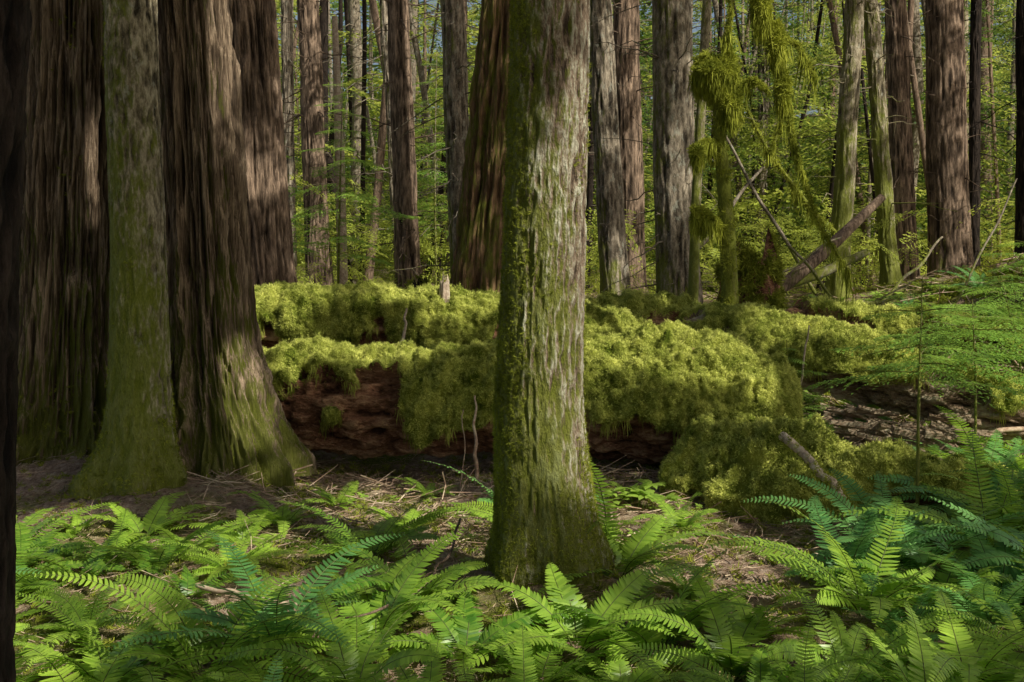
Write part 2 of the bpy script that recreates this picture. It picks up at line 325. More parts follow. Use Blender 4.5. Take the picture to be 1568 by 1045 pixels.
BG=[('fir_tree',-2.85,17,-3.05,.17,M_brown,26),('hemlock_tree',-3.7,19,-3.75,.10,M_lichen,14),('hemlock_tree',-1.9,20,-2.2,.10,M_lichen,20),
('fir_tree',-1.48,16.5,-1.66,.165,M_brown,18),('fir_tree',-.62,15.5,-.82,.17,M_lichen,26),('hemlock_tree',-1.05,22,-1.0,.13,M_brown,20),
('alder_tree',1.40,15,1.12,.17,M_lichen,6),('fir_tree',1.78,17,1.70,.21,M_brown,10),('hemlock_tree',1.95,13.2,1.83,.235,M_lichen,18),
('hemlock_tree',4.45,15.6,4.72,.13,M_mossbark,8),('hemlock_tree',5.35,16,5.0,.11,M_mossbark,8),('fir_tree',6.1,17.5,5.9,.17,M_brown,20),('cedar_tree',6.75,17.5,6.65,.30,M_brown,6),
('fir_tree',7.9,19.5,7.95,.09,M_dark,14),('fir_tree',7.35,16.2,7.35,.16,M_dark,12),('hemlock_tree',2.9,20,2.95,.11,M_brown,22),('hemlock_tree',-5.1,21,-5.2,.16,M_dark,10),('hemlock_tree',3.75,24,3.6,.12,M_brown,30),('hemlock_tree',5.0,23,5.1,.10,M_lichen,30),('hemlock_tree',8.8,22,8.7,.13,M_mossbark,20)]
for i,(nm,xb,y,xt,r,m,lb) in enumerate(BG):
    z0=gz(xb,y); trunk(nm,[(xb,y,z0,r*1.12),(xb+(xt-xb)*.3,y,z0+1.2,r*1.02),(xt,y,z0+4.6,r*.9)],m,ns=96,dz=.04,vis=7.,flare=.3,flh=.25,rough=.014,fine=(34,5),seed=40+i,ridge=.005,limbs=lb*3,limbz=(z0+.8,8),limbr=.011)
v,f=tube(smoothpath([(-2.55,17.2,.8,.085),(-2.6,17.2,3,.075),(-2.68,17.2,5.3,.045)],40),12); build('dead_tree_pole',[(v,f,0)],[M_pale],origin=(-2.55,17.2,.8))
p0=smoothpath([(1.82,11.5,.9,.055),(1.86,11.5,2.2,.05),(1.98,11.5,4.4,.045)],50); v,f=tube(p0,12)
build('mossy_sapling_pole',[(v,f,0)],[M_mossbark],origin=(1.82,11.5,.9))
trunk('old_growth_snag',[(-.32,13.2,gz(-.3,13.2),.40),(-.28,13.2,1.5,.37),(-.16,13.2,2.6,.33),(-.02,13.2,4.6,.28)],M_snag,ns=200,dz=.03,vis=5,flute=.07,flk=6,flare=.15,rough=.06,fine=(26,1.6),seed=71,ridge=.03,top=9)
# ------------------------------------------------------------------ logs
def log(name,path,lump=.05,seed=1,mosscov=.5,ntuft=6000,ts=.055,mat=M_rot,ns=90,n=160,hang=0,ends=True,rough=.05,bare=None,mossm=M_moss,hl=.15):
    q=smoothpath(path,n); P=q[:,:3]; R=q[:,3].copy()
    T=np.gradient(P,axis=0); T/=np.linalg.norm(T,axis=1)[:,None]; up=np.array([0,0,1.]); A=np.cross(T,up); A/=np.linalg.norm(A,axis=1)[:,None]; B=np.cross(A,T)
    th=np.linspace(0,2*np.pi,ns,endpoint=False)
    D=np.cos(th)[None,:,None]*A[:,None]+np.sin(th)[None,:,None]*B[:,None]
    V0=P[:,None]+R[:,None,None]*D
    mm=fbm(V0*2.2+seed*3.1,seed,4)*2.5+D[...,2]*1.0+mosscov-.45
    if bare is not None: mm=mm-bare(V0)
    mk=sst(-.1,.2,mm)
    lum=fbm(V0*3.2,seed+2,3)*lump*1.4+np.abs(fbm(V0*6,seed+4,3))*lump*1.7+np.abs(fbm(V0*13,seed+6,2))*lump*.7+fbm(V0*28,seed+7,3)*.026
    st=np.stack([V0[...,0]*5,V0[...,1]*11,V0[...,2]*11],-1); wood=fbm(st,seed+5,5)*rough*2.2
    disp=mk*(lum+.05)+(1-mk)*(wood-.06)
    e=np.linspace(0,1,n); taper=np.ones(n)
    if ends: taper=np.sqrt(np.clip(1-np.clip((.06-e)/.06,0,1)**2,0,1))*np.sqrt(np.clip(1-np.clip((e-.94)/.06,0,1)**2,0,1)); taper=np.maximum(taper,.02)
    V=P[:,None]+((R[:,None]+disp)*taper[:,None])[...,None]*D
    F=grid_faces(n,ns); fm=mk[:-1].ravel()
    matidx=(fm>.5).astype(int); VV=V.reshape(-1,3); cv=np.clip(.5+wood*6,0,1).ravel()
    du=np.gradient(V,axis=0); dv=np.roll(V,-1,1)-np.roll(V,1,1); NN=np.cross(du,dv); NN/=np.linalg.norm(NN,axis=2)[...,None]+1e-9
    NN*=np.sign((NN*D).sum(2))[...,None]
    me_parts=[(VV,F[matidx==0],0,cv),(VV,F[matidx==1],2,cv)]
    rg=np.random.default_rng(seed)
    ii=rg.integers(0,n,ntuft*4); jj=rg.integers(0,ns,ntuft*4); ok=(rg.random(len(ii))<mk[ii,jj])&(D[ii,jj,2]>-.75); ii=ii[ok][:ntuft]; jj=jj[ok][:ntuft]
    pp=V[ii,jj]+rg.normal(0,.004,(len(ii),3)); nn=NN[ii,jj]
    for v,f,s in scatter(ML,pp,nn+np.array([0,0,-.15]),ts*rg.uniform(.5,1.3,len(ii)),rg,.3,sn=nn): me_parts.append((v,f,1,None,s))
    if hang:
        ii=rg.integers(0,n,hang*12); jj=rg.integers(0,ns,hang*12); ok=(mk[ii,jj]>.25)&(mk[ii,jj]<.97)&(D[ii,jj,2]<.75)&(D[ii,jj,2]>-.6)
        ii=ii[ok][:hang]; jj=jj[ok][:hang]; pp=V[ii,jj]
        for v,f,s in scatter(ST,pp,np.tile([0,0,1.],(len(ii),1)),rg.uniform(.05,hl,len(ii)),rg,.12,sn=NN[ii,jj]): me_parts.append((v,f,1,None,s))
    return build(name,me_parts,[mat,mossm,M_mossd],origin=tuple(P[0]))
def bare1(V):
    x=V[...,0]; z=V[...,2]
    return 2.4*np.exp(-((x+.98)/.17)**2)*(z<.74)+1.0*np.exp(-((x+1.6)/.15)**2)*(z<.55)+1.7*sst(.38,.15,z)*(x<1.3)
log('mossy_fallen_log',[(-2.35,9.1,.42,.35),(-1.5,8.95,.45,.38),(-.5,8.85,.46,.40),(.4,8.75,.50,.44),(1.1,8.65,.51,.49),(1.6,8.55,.46,.47),(2.12,8.4,.36,.36)],seed=4,ntuft=42000,hang=800,ns=260,n=520,lump=.085,bare=bare1,mosscov=.76,ts=.015)
log('mossy_fallen_log',[(-2.75,10.5,1.0,.26),(-1.5,10.4,1.03,.27),(-.2,10.3,.97,.27),(.9,10.3,.78,.27),(1.6,10.4,.6,.24)],seed=9,ntuft=20000,hang=260,ns=160,n=400,lump=.07,mosscov=.7,ts=.017,bare=lambda V:1.5*sst(.85,.75,V[...,2]+.15*sst(-.2,1.2,V[...,0])))
log('mossy_fallen_log',[(1.5,10.5,.88,.27),(2.3,10.1,.80,.28),(3.0,9.75,.64,.28),(3.9,9.3,.36,.22),(4.8,8.9,.17,.14)],seed=12,ntuft=11000,hang=200,ns=140,n=300,lump=.05,mosscov=.5,ts=.016,mat=M_tan,rough=.05,bare=lambda V:1.0*sst(2.6,3.2,V[...,0])*sst(.75,.5,V[...,2]))
log('mossy_rotten_log',[(1.15,7.9,.10,.28),(1.6,7.55,.08,.34),(2.2,7.35,.0,.34),(2.9,7.3,-.12,.30),(3.6,7.4,-.2,.22)],seed=17,ntuft=24000,hang=120,ns=180,n=320,lump=.10,mosscov=.75,ts=.016)
log('mossy_stump_root',[(.55,11.2,.7,.3),(1.1,11.3,.85,.33),(1.8,11.6,.75,.3)],seed=19,ntuft=6000,ns=90,n=90,lump=.10,mosscov=.5,ts=.022)
log('mossy_fallen_log',[(2.9,12.4,.95,.2),(4.0,12.1,.85,.2),(5.2,11.9,.75,.18),(6.4,12.0,.7,.14)],seed=23,ntuft=6000,hang=80,ns=80,n=160,lump=.06,mosscov=.6,ts=.022)
LB=[((3.2,13.9,1.2),(4.75,14.6,2.42),.085),((3.3,14.1,1.28),(4.5,14.4,1.72),.07),((2.0,14.5,1.3),(3.4,15.4,2.9),.03),((4.0,15.0,1.2),(2.7,15.4,3.6),.025),((2.6,13.5,1.2),(4.0,13.8,1.9),.018),((3.9,13.6,1.1),(3.1,14.2,2.3),.02),((4.6,14.2,1.1),(5.6,14.8,1.9),.022),((2.9,12.6,1.0),(4.4,13.0,1.2),.03),((5.2,13.5,1.0),(6.3,14.2,2.6),.015)]
for a,b,r in LB:
    q=smoothpath([(*a,r),(*(np.array(a)+b)/2+[0,0,-.04],r*.95),(*b,r*.6)],24); q[:,2]+=.03*np.sin(np.arange(24)*.5+a[0]*9)*(r<.05)
    v,f=tube(q,14); build('leaning_dead_log' if r>.05 else 'leaning_dead_branch',[(v,f,0)],[M_brown if r>.08 else M_lichen],origin=a)
def stump(name,x,y,z,r,h,seed,mat,mossn=900,ts=.05):
    rg=np.random.default_rng(seed); ns=72; nz=40; th=np.linspace(0,2*np.pi,ns,endpoint=False); top=h*(.6+.4*np.abs(fbm(np.stack([np.cos(th)*2.2,np.sin(th)*2.2,th*0],-1),seed,3))*2.)
    rows=[]
    for k in range(nz):
        u=k/(nz-1); zz=top*u; rr=r*(1+.7*np.exp(-zz/.18)*(.3+.7*(.5+.5*np.cos(5*th+seed)))-.15*u)+.05*fbm(np.stack([np.cos(th)*4,np.sin(th)*4,zz*1.5],-1),seed+2,3)*2*min(1,r*4)
        rows.append(np.stack([x+rr*np.cos(th),y+rr*np.sin(th),z+zz],-1))
    for s in (.75,.45,.1): rows.append(np.stack([x+rr*s*np.cos(th),y+rr*s*np.sin(th),z+top*(.55+.2*s)],-1))
    V=np.array(rows); parts=[(V.reshape(-1,3),grid_faces(len(rows),ns),0,np.clip(.5+fbm(V.reshape(-1,3)*[12,12,2],3,3)*.6,0,1))]
    ii=rg.integers(0,nz,mossn*3); jj=rg.integers(0,ns,mossn*3); pp=V[ii,jj]; ok=fbm(pp*3,seed+9,3)+.15+.5*(ii>nz-8)>rg.random(len(ii))*.5; ii=ii[ok][:mossn]; jj=jj[ok][:mossn]
    for v,f in scatter(MT,V[ii,jj],np.stack([np.cos(th[jj]),np.sin(th[jj]),0*jj],-1),ts*rg.uniform(.5,1.4,len(ii)),rg,.3): parts.append((v,f,1))
    return build(name,parts,[mat,M_mosst],origin=(x,y,z))
stump('broken_stump',2.75,13.2,.85,.33,.95,5,M_rot,1500,.07)
stump('broken_stump',-1.0,14.3,.85,.3,.5,6,M_dark,900,.06)
stump('rotten_stump',7.1,13.0,1.1,.5,.75,8,M_dark,2500,.08)
stump('mossy_stump',4.2,12.9,float(H(4.2,12.9))-.05,.28,.5,12,M_snag,1800,.05)
stump('tree_stub',-.60,10.15,1.16,.04,.3,9,M_pale,10,.02)
# ------------------------------------------------------------------ moss laden snag branches
M_mossh=mat_moss('hanging_moss',(.11,.14,.012),(.55,.58,.08))
def mossy_branch(name,paths,n,ts,hangn,hangs,balls=(),seed=1):
    rg=np.random.default_rng(seed); parts=[]
    for pth,mo in paths:
        q=smoothpath(pth,60); v,f=tube(q,8); parts.append((v,f,0))
        k=int(n*mo); 
        if k:
            i=(60*rg.random(k)**.8*.99).astype(int); i=59-i; d=rg.normal(0,1,(k,3)); d/=np.linalg.norm(d,axis=1)[:,None]; cl=(.5+.9*np.abs(vnoise(np.stack([i*.25,i*0,i*0+seed],-1),seed)))[:,None]; pp=q[i,:3]+d*q[i,3:4]*1.1*cl
            for v,f in scatter(MT,pp,d+[0,0,-.5],ts*rg.uniform(.6,1.3,k),rg,.3): parts.append((v,f,1))
            k=int(hangn*mo); i=rg.integers(0,60,k); hm=.25+1.3*np.clip(vnoise(np.stack([i*.22,i*0,i*0+seed],-1),seed+1)+.3,0,1)
            for v,f in scatter(ST,q[i,:3]-[0,0,.01],np.tile([0,0,1.],(k,1)),hangs*rg.uniform(.3,1.2,k)*hm,rg,.08): parts.append((v,f,1))
    for (c,r,k) in balls:
        d=rg.normal(0,1,(k,3)); d/=np.linalg.norm(d,axis=1)[:,None]; lum=1+.7*fbm(d*2,seed+3,3); pp=np.array(c)+d*np.array(r)*lum[:,None]*rg.uniform(.7,1,(k,1))
        for v,f in scatter(MT,pp,d+[0,0,-.2],.045*rg.uniform(.6,1.3,k),rg,.3): parts.append((v,f,1))
        w=d[:,2]<-.1; 
        for v,f in scatter(ST,pp[w],np.tile([0,0,1.],(w.sum(),1)),rg.uniform(.05,.2,w.sum()),rg,.06): parts.append((v,f,1))
    return build(name,parts,[M_mossy,M_mossh],origin=tuple(paths[0][0][0][:3]))
mossy_branch('moss_covered_snag',[([(2.12,11,.9,.09),(2.08,11,2.0,.075),(2.0,11,2.9,.06),(1.98,11,3.5,.045)],.7),([(2.0,11,3.3,.03),(2.1,10.9,4.0,.02),(2.05,10.9,4.6,.02)],.3),([(2.05,11,2.7,.03),(1.85,10.9,2.75,.02),(1.7,10.8,2.62,.015)],.3),([(2.05,11,1.9,.03),(1.85,10.8,2.05,.025),(1.7,10.7,2.1,.02)],.4),([(2.05,11,3.2,.02),(2.3,10.9,3.35,.015),(2.45,10.8,3.2,.01)],.25)],
  1500,.032,160,.18,[((1.97,11,3.42),(.22,.18,.18),1700),((2.1,10.9,3.1),(.09,.08,.15),350),((1.75,10.8,2.62),(.05,.05,.08),120),((1.78,10.8,2.02),(.07,.06,.07),180)],seed=3)
mossy_branch('moss_draped_branch',[([(1.8,8.9,3.95,.02),(1.95,8.9,3.6,.025),(2.08,8.9,3.3,.022),(2.14,8.9,2.9,.018),(2.2,8.9,2.5,.012),(2.42,9,1.9,.008),(2.7,9.1,1.5,.004)],.7),([(1.82,8.9,3.9,.02),(1.6,9,4.1,.02),(1.45,9,4.3,.02)],.3),([(2.05,8.9,3.4,.012),(2.25,8.95,3.3,.01),(2.4,9,3.05,.006)],.15)],
  1500,.028,180,.17,[((1.95,8.9,3.62),(.055,.055,.2),600),((2.07,8.9,3.3),(.045,.045,.14),350),((2.12,8.9,2.95),(.04,.04,.12),300)],seed=6)
mossy_branch('moss_draped_branch',[([(4.55,15.6,1.9,.03),(4.1,15.3,2.2,.03),(3.4,15,3.0,.025),(3.1,15,3.6,.02)],.5),([(3.4,15,3.0,.02),(3.6,15,3.6,.02),(3.5,15,4.4,.01)],.3)],800,.04,200,.2,[],seed=8)
# ------------------------------------------------------------------ ferns
M_stem=mat_leaf('fern_stem',(.06,.09,.02),(.12,.14,.03),(.1,.15,.02),.1)
def fern_mesh(name,seed,mat,nf=16,L0=.85,npair=32,spread=1.):
    rg=np.random.default_rng(seed); V=[];F=[];R=[]
    for k in range(nf):
        az=2*np.pi*k/nf+rg.normal(0,.35); L=L0*rg.uniform(.45,1.15); e0=math.radians(rg.uniform(38,80)); e1=math.radians(rg.uniform(-45,8)); n=npair+6
        tt=np.linspace(0,1,n); el=e0+(e1-e0)*tt**.85*spread; ds=L/(n-1)
        yaw=az+rg.normal(0,.35)*tt**2
        dirs=np.stack([np.cos(el)*np.cos(yaw),np.cos(el)*np.sin(yaw),np.sin(el)],1); P=np.vstack([[0,0,0],np.cumsum(dirs*ds,axis=0)[:-1]])+np.array([math.cos(az)*.03,math.sin(az)*.03,0])
        R.append(tube(np.c_[P,.004*(1-.8*tt)],4))
        tw=rg.normal(0,.4)
        for i in range(4,n):
            t=tt[i]; lp=.095*L0/.85*min(1,(t-.06)/.16+.25)*(1-t)**.62*1.12+.004
            T=dirs[i]; S=np.cross(T,[0,0,1.]); S/=np.linalg.norm(S)+1e-9; U=np.cross(S,T); S2=S*math.cos(tw*t)+U*math.sin(tw*t); U2=np.cross(S2,T)
            for sd in (-1,1):
                if rg.random()<.02: continue
                d=S2*sd*.95+T*(.33+rg.normal(0,.05))+U2*(.10+rg.normal(0,.08)); d/=np.linalg.norm(d); w=min(.013*L0/.85*1.25,lp*.4)
                w1=T-d*(T@d); w1/=np.linalg.norm(w1); b=P[i]; dn=-U2*lp*.16; k0=len(V)
                V.extend([b-w1*w*.35,b+w1*w*.65,b+d*lp*.5+w1*w*.5+dn*.25,b+d*lp*.5-w1*w*.45+dn*.25,b+d*lp*.85+w1*w*.22+T*.002+dn*.7,b+d*lp*.85-w1*w*.26+dn*.7,b+d*lp+T*lp*.07+dn])
                F.extend([[k0,k0+1,k0+2],[k0,k0+2,k0+3],[k0+3,k0+2,k0+4],[k0+3,k0+4,k0+5],[k0+5,k0+4,k0+6]])
    parts=[(np.array(V),np.array(F),0)]+[(v,f,1) for v,f in R]
    ob=build(name,parts,[mat,M_stem]); me=ob.data; bpy.data.objects.remove(ob); return me
FM=[fern_mesh('sword_fern',100+i,M_fern,nf=10+2*i,L0=.78+.05*i) for i in range(4)]+[fern_mesh('sword_fern',120+i,M_fernb,nf=14,L0=.9,spread=.95) for i in range(2)]
ferns=[]
def fern(x,y,s=1.,k=None,tilt=.14,rot=None,dz=0):
    blu=random.random()<(.55 if x>1.0 else .10)
    me=FM[random.choice((4,5)) if blu else random.randrange(4)] if k is None else FM[k]
    o=bpy.data.objects.new('sword_fern',me); o.location=(x,y,float(H(x,y))-.01+dz); o.rotation_euler=(random.gauss(0,tilt),random.gauss(0,tilt),random.uniform(0,6.28) if rot is None else rot); o.scale=(s,s,s*random.uniform(.85,1.1)); scene.collection.objects.link(o); ferns.append((x,y))
for a in ((-2.55,5.9,.8),(-2.1,6.5,.75),(-1.75,6.1,.7),(-1.35,6.7,.65),(-1.1,7.2,.5),(-.62,6.6,.7),(-.75,6.0,.65),(-.55,7.6,.4),(.50,6.0,.85),(.52,5.5,.9),(1.0,6.7,.5),(2.1,5.9,1.),(2.6,6.2,1.),(2.9,6.9,1.),(3.2,7.7,.9),(2.75,5.6,1.),(2.3,5.4,1.),(3.4,8.2,.9),(3.0,8.2,.6),(3.9,8.4,.9),(3.6,7.3,.9)): fern(*a)
tries=0
while tries<4200 and len(ferns)<104:
    tries+=1; y=random.uniform(3.4,7.2); x=random.uniform(-.56,.56)*y*1.0
    if (x-.17)**2+(y-5.5)**2<.45**2 or (x+2.4)**2+(y-7.35)**2<.6 or x<-3.2: continue
    if abs(x-.12)<.45 and 4.7<y<5.5: continue
    if -1.5<x<-.05 and 5.9<y: continue
    if .3<x<1.9 and y>5.7: continue
    if x<-1.5 and y>6.7: continue
    if 1.2<x<2.6 and y>6.3: continue
    if y>4.9 and -.9<x<1.4 and random.random()<.65: continue
    if min((x-a)**2+(y-b)**2 for a,b in ferns)<.31**2: continue
    fern(x,y,random.uniform(.4,.95)*(0.75 if y<4 else 1))
for i in range(50):
    x=random.uniform(3.0,7.5); y=random.uniform(9.2,14.5)
    if x/y>.5 or x/y<.27: continue
    fern(x,y,random.uniform(.4,.75))
for i in range(16):
    x=random.uniform(-3,5); y=random.uniform(12,15); fern(x,y,random.uniform(.4,.8))
# ------------------------------------------------------------------ litter
def stickset(n,xr,yr,lr,rr,rg):
    x=rg.uniform(*xr,n); y=rg.uniform(*yr,n)
    L=rg.uniform(*lr,n)*rg.uniform(.4,1,n); a=rg.uniform(0,np.pi,n); tl=rg.normal(0,.22,n); r=rg.uniform(*rr,n); z=H(x,y)+r+np.abs(tl)*L*.35+rg.uniform(0,.02,n)
    d=np.stack([np.cos(a)*np.cos(tl),np.sin(a)*np.cos(tl),np.sin(tl)],1); s=np.cross(d,[0,0,1.]); s/=np.linalg.norm(s,axis=1)[:,None]; u=np.cross(s,d); C=np.stack([x,y,z],1)
    bend=rg.normal(0,.12,n)[:,None]*L[:,None]*s; V=[]
    for q,bf,rf in ((-.5,0,1),(0,1,.8),(.5,0,.45)):
        c=C+d*(L*q)[:,None]+bend*bf
        for ph in (0,2.09,4.19): V.append(c+(r*rf)[:,None]*(math.cos(ph)*s+math.sin(ph)*u))
    V=np.stack(V,1); F=[]
    for ring in (0,3):
        for j in range(3): F.append([ring+j,ring+(j+1)%3,ring+3+(j+1)%3,ring+3+j])
    F=np.array(F); return V.reshape(-1,3),(F[None]+(np.arange(n)*9)[:,None,None]).reshape(-1,4)
rg=np.random.default_rng(55); parts=[]
for a in ((34000,(-4,5),(3.8,9.5),(.02,.08),(.001,.0025)),(2600,(-4,5),(4,10),(.12,.4),(.0015,.004)),(900,(-2,2.2),(6.2,8.2),(.15,.5),(.003,.006)),(3000,(-6,8),(9.5,20),(.15,.8),(.003,.010)),(900,(-3,7),(10.5,15),(.3,1.2),(.004,.01)),(1300,(2.2,5),(7.5,10.5),(.1,.6),(.003,.010))):
    v,f=stickset(*a,rg); parts.append((v,f,0))
build('forest_litter',parts,[M_twig],smooth=False)
n=12000; x=rg.uniform(-4,6,n); y=rg.uniform(4,14,n); k=(fbm(np.stack([x*1.1,y*1.1,x*0+9],-1),61,3)+.18+.5*sst(9,11,y)+.35*(x>2))>0; x=x[k];y=y[k]
n2=9000; x2=rg.uniform(1,8,n2); y2=rg.uniform(9.5,16,n2); k=fbm(np.stack([x2*1.3,y2*1.3,x2*0+4],-1),66,3)>-.15; x2=x2[k];y2=y2[k]
xx=np.r_[x,x2]; yy=np.r_[y,y2]
parts=[(v,f,0) for v,f in scatter(MT,np.stack([xx,yy,H(xx,yy)],1),np.tile([0,0,1.],(len(xx),1)),np.r_[rg.uniform(.02,.05,len(x)),rg.uniform(.03,.08,len(x2))],rg,.3)]
build('ground_moss',parts,[M_mosst])
def herb_tpl(rg):
    V=[];F=[]
    for k in range(7):
        a=k*.9+rg.normal(0,.2); l=rg.uniform(.6,1.1); d=np.array([math.cos(a),math.sin(a),.25]); s=np.array([-math.sin(a),math.cos(a),0]); k0=len(V); o=np.array([0,0,.7+rg.uniform(-.2,.1)])
        V+=[o,o+d*l*.35+s*.2*l,o+d*l*.35-s*.2*l,o+d*l*.75+s*.15*l-[0,0,.08],o+d*l*.75-s*.15*l-[0,0,.08],o+d*l-[0,0,.2]]
        F+=[[k0,k0+1,k0+2],[k0+2,k0+1,k0+3],[k0+2,k0+3,k0+4],[k0+4,k0+3,k0+5]]
    k0=len(V); V+=[np.array([-.02,0,0]),np.array([.02,0,0]),np.array([0,0,.75])]; F+=[[k0,k0+1,k0+2]]
    return np.array(V),np.array(F)
HT=[herb_tpl(rng) for _ in range(4)]
n=5200; x=rg.uniform(2.2,7.5,n); y=rg.uniform(7.3,15,n); k=(x/y>.22)&(fbm(np.stack([x*1.5,y*1.5,x*0],-1),5,2)>-.1); x=x[k];y=y[k]
x=np.r_[x,rg.normal(.8,.12,14),rg.normal(-.2,1.1,200)]; y=np.r_[y,rg.normal(7.3,.12,14),rg.uniform(5.8,8.0,200)]
parts=[(v,f,0) for v,f in scatter(HT,np.stack([x,y,H(x,y)],1),np.tile([0,0,1.],(len(x),1)),np.r_[rg.uniform(.04,.11,len(x)-214),rg.uniform(.1,.16,14),rg.uniform(.02,.06,200)],rg,.2)]
build('herb_groundcover',parts,[M_herb])
# ------------------------------------------------------------------ hemlock saplings
def sapling(name,x,y,h,seed,nb=16,bl=.8,r=.012,lo=.3):
    rg=np.random.default_rng(seed); z=float(H(x,y)); q=smoothpath([(x,y,z,r),(x+rg.normal(0,.03),y,z+h*.5,r*.8),(x+rg.normal(0,.04),y,z+h,r*.2)],30); parts=[]; v,f=tube(q,7); parts.append((v,f,0)); P=[];X=[];S=[]
    for k in range(nb):
        u=lo+(1-lo)*k/nb; a=k*2.4+rg.normal(0,.3); c=q[int(u*29)]; L=bl*(1.15-u)*rg.uniform(.7,1.1)+.08; P.append(c[:3]); X.append([math.cos(a),math.sin(a),rg.uniform(-.1,.25)]); S.append(L)
        e=c[:3]+np.array(X[-1])*L*.95-[0,0,.13*L]; v,f=tube([(*c[:3],.004),(*((c[:3]+e)/2+[0,0,.03*L]),.003),(*e,.001)],4); parts.append((v,f,0))
    Nn=np.tile([0,0,1.],(len(P),1)); 
    for v,f in scatter(SPN,P,Nn,S,rg,.08,roll=X): parts.append((v,f,1))
    return build(name,parts,[M_mossbark,M_sap],origin=(x,y,z))
sapling('hemlock_sapling',2.42,6.8,1.5,1,14,1.1,lo=.62); sapling('hemlock_sapling',3.5,8.6,1.35,2,16,1.7,lo=.62); sapling('hemlock_sapling',4.1,9.3,1.5,3,16,1.8,lo=.62); sapling('hemlock_sapling',5.0,11,1.6,4,20,1.5,lo=.45)
sapling('hemlock_sapling',2.2,8.9,1.0,5,12,.5); sapling('hemlock_sapling',-2.3,15,3.4,6,30,1.2,.02); sapling('hemlock_sapling',-3.5,14.5,3.8,8,30,1.2,.02); sapling('hemlock_sapling',-1.2,18,4,9,30,1.2,.02)
def stick(name,pts,mat,moss=0,ts=.03,ns=8,seed=1):
    rg=np.random.default_rng(seed); q=smoothpath(pts,30); q[:,:3]+=.012*np.stack([vnoise(np.stack([np.arange(30)*.35,np.zeros(30)+k,np.zeros(30)],-1),seed) for k in range(3)],1); v,f=tube(q,ns); parts=[(v,f,0)]
    if moss:
        i=rg.integers(0,24,moss); d=rg.normal(0,1,(moss,3)); d/=np.linalg.norm(d,axis=1)[:,None]
        for v,f in scatter(MT,q[i,:3]+d*q[i,3:4]*.8,d,ts*rg.uniform(.6,1.3,moss),rg,.3): parts.append((v,f,1))
    return build(name,parts,[mat,M_mosst],origin=tuple(q[0,:3]))
stick('mossy_fallen_branch',[(1.68,7.05,.52,.03),(1.82,6.7,.36,.028),(1.95,6.4,.16,.02),(2.0,6.2,-.0,.014)],M_pale,260,.028)
stick('dead_branch',[(-.24,7.9,-.02,.018),(-.25,7.95,.2,.014),(-.27,8.1,.5,.009),(-.26,8.2,.62,.006)],M_twig)
stick('dead_branch',[(-.36,7.8,0,.005),(-.33,7.9,.25,.004),(-.35,8.1,.55,.003)],M_twig,seed=3)
stick('dead_branch',[(-1.0,9.1,.72,.02),(-.9,9.4,.95,.014),(-.88,9.5,1.2,.008)],M_pale,seed=4)
stick('curved_twig',[(-.28,5.9,.25,.007),(-.3,5.6,.16,.007),(-.42,5.1,.12,.007),(-.6,4.8,.10,.006),(-.68,4.7,.12,.004)],M_brown,seed=5)
stick('fallen_branch',[(-1.5,5.4,.06,.012),(-1.1,5.2,.05,.012),(-.8,5.15,.03,.009)],M_twig,seed=6)
stick('fallen_branch',[(3.6,8.9,.25,.02),(4.3,9.2,.25,.02),(5.2,9.3,.25,.012)],M_twig,seed=7)
stick('dead_branch',[(2.2,9.0,.3,.01),(2.3,9.0,.7,.009),(2.35,9.0,1.1,.006)],M_pale,seed=8)
for i in range(24):
    x0=random.uniform(.4,5.2); y0=random.uniform(10.5,13.5); z0=float(H(x0,y0)); a=random.uniform(0,6.28); L=random.uniform(.4,1.)
    stick('dead_branch',[(x0,y0,z0+.1,.012),(x0+math.cos(a)*L*.5,y0,z0+.35*L+.15,.01),(x0+math.cos(a)*L,y0+math.sin(a)*.3,z0+.35*L+random.uniform(.0,.4),.004)],M_twig,seed=20+i)
rg=np.random.default_rng(90); parts=[]
for k in range(130):
    c=np.array([rg.uniform(2.6,3.7),rg.uniform(8.6,9.4),0]); c[2]=H(c[0],c[1])+rg.uniform(.02,.34); L=rg.uniform(.08,.36); w=rg.uniform(.01,.04); h=rg.uniform(.006,.025); a=rg.normal(-.25,.3); d=np.array([math.cos(a),math.sin(a),rg.normal(-.15,.18)]); s=np.array([-math.sin(a),math.cos(a),rg.normal(0,.5)]); u=np.cross(d,s)
    V=np.array([c+d*L*i*(.5 if i<0 else .5+rg.uniform(-.2,.2))+s*w*j*(1 if i<0 else .3)+u*h*m for i in(-1,1) for j in(-1,1) for m in(-1,1)])
    parts.append((V,np.array([[0,1,3,2],[4,6,7,5],[0,4,5,1],[2,3,7,6],[0,2,6,4],[1,5,7,3]]),0))
build('splintered_rotten_wood',parts,[M_tan],smooth=False)
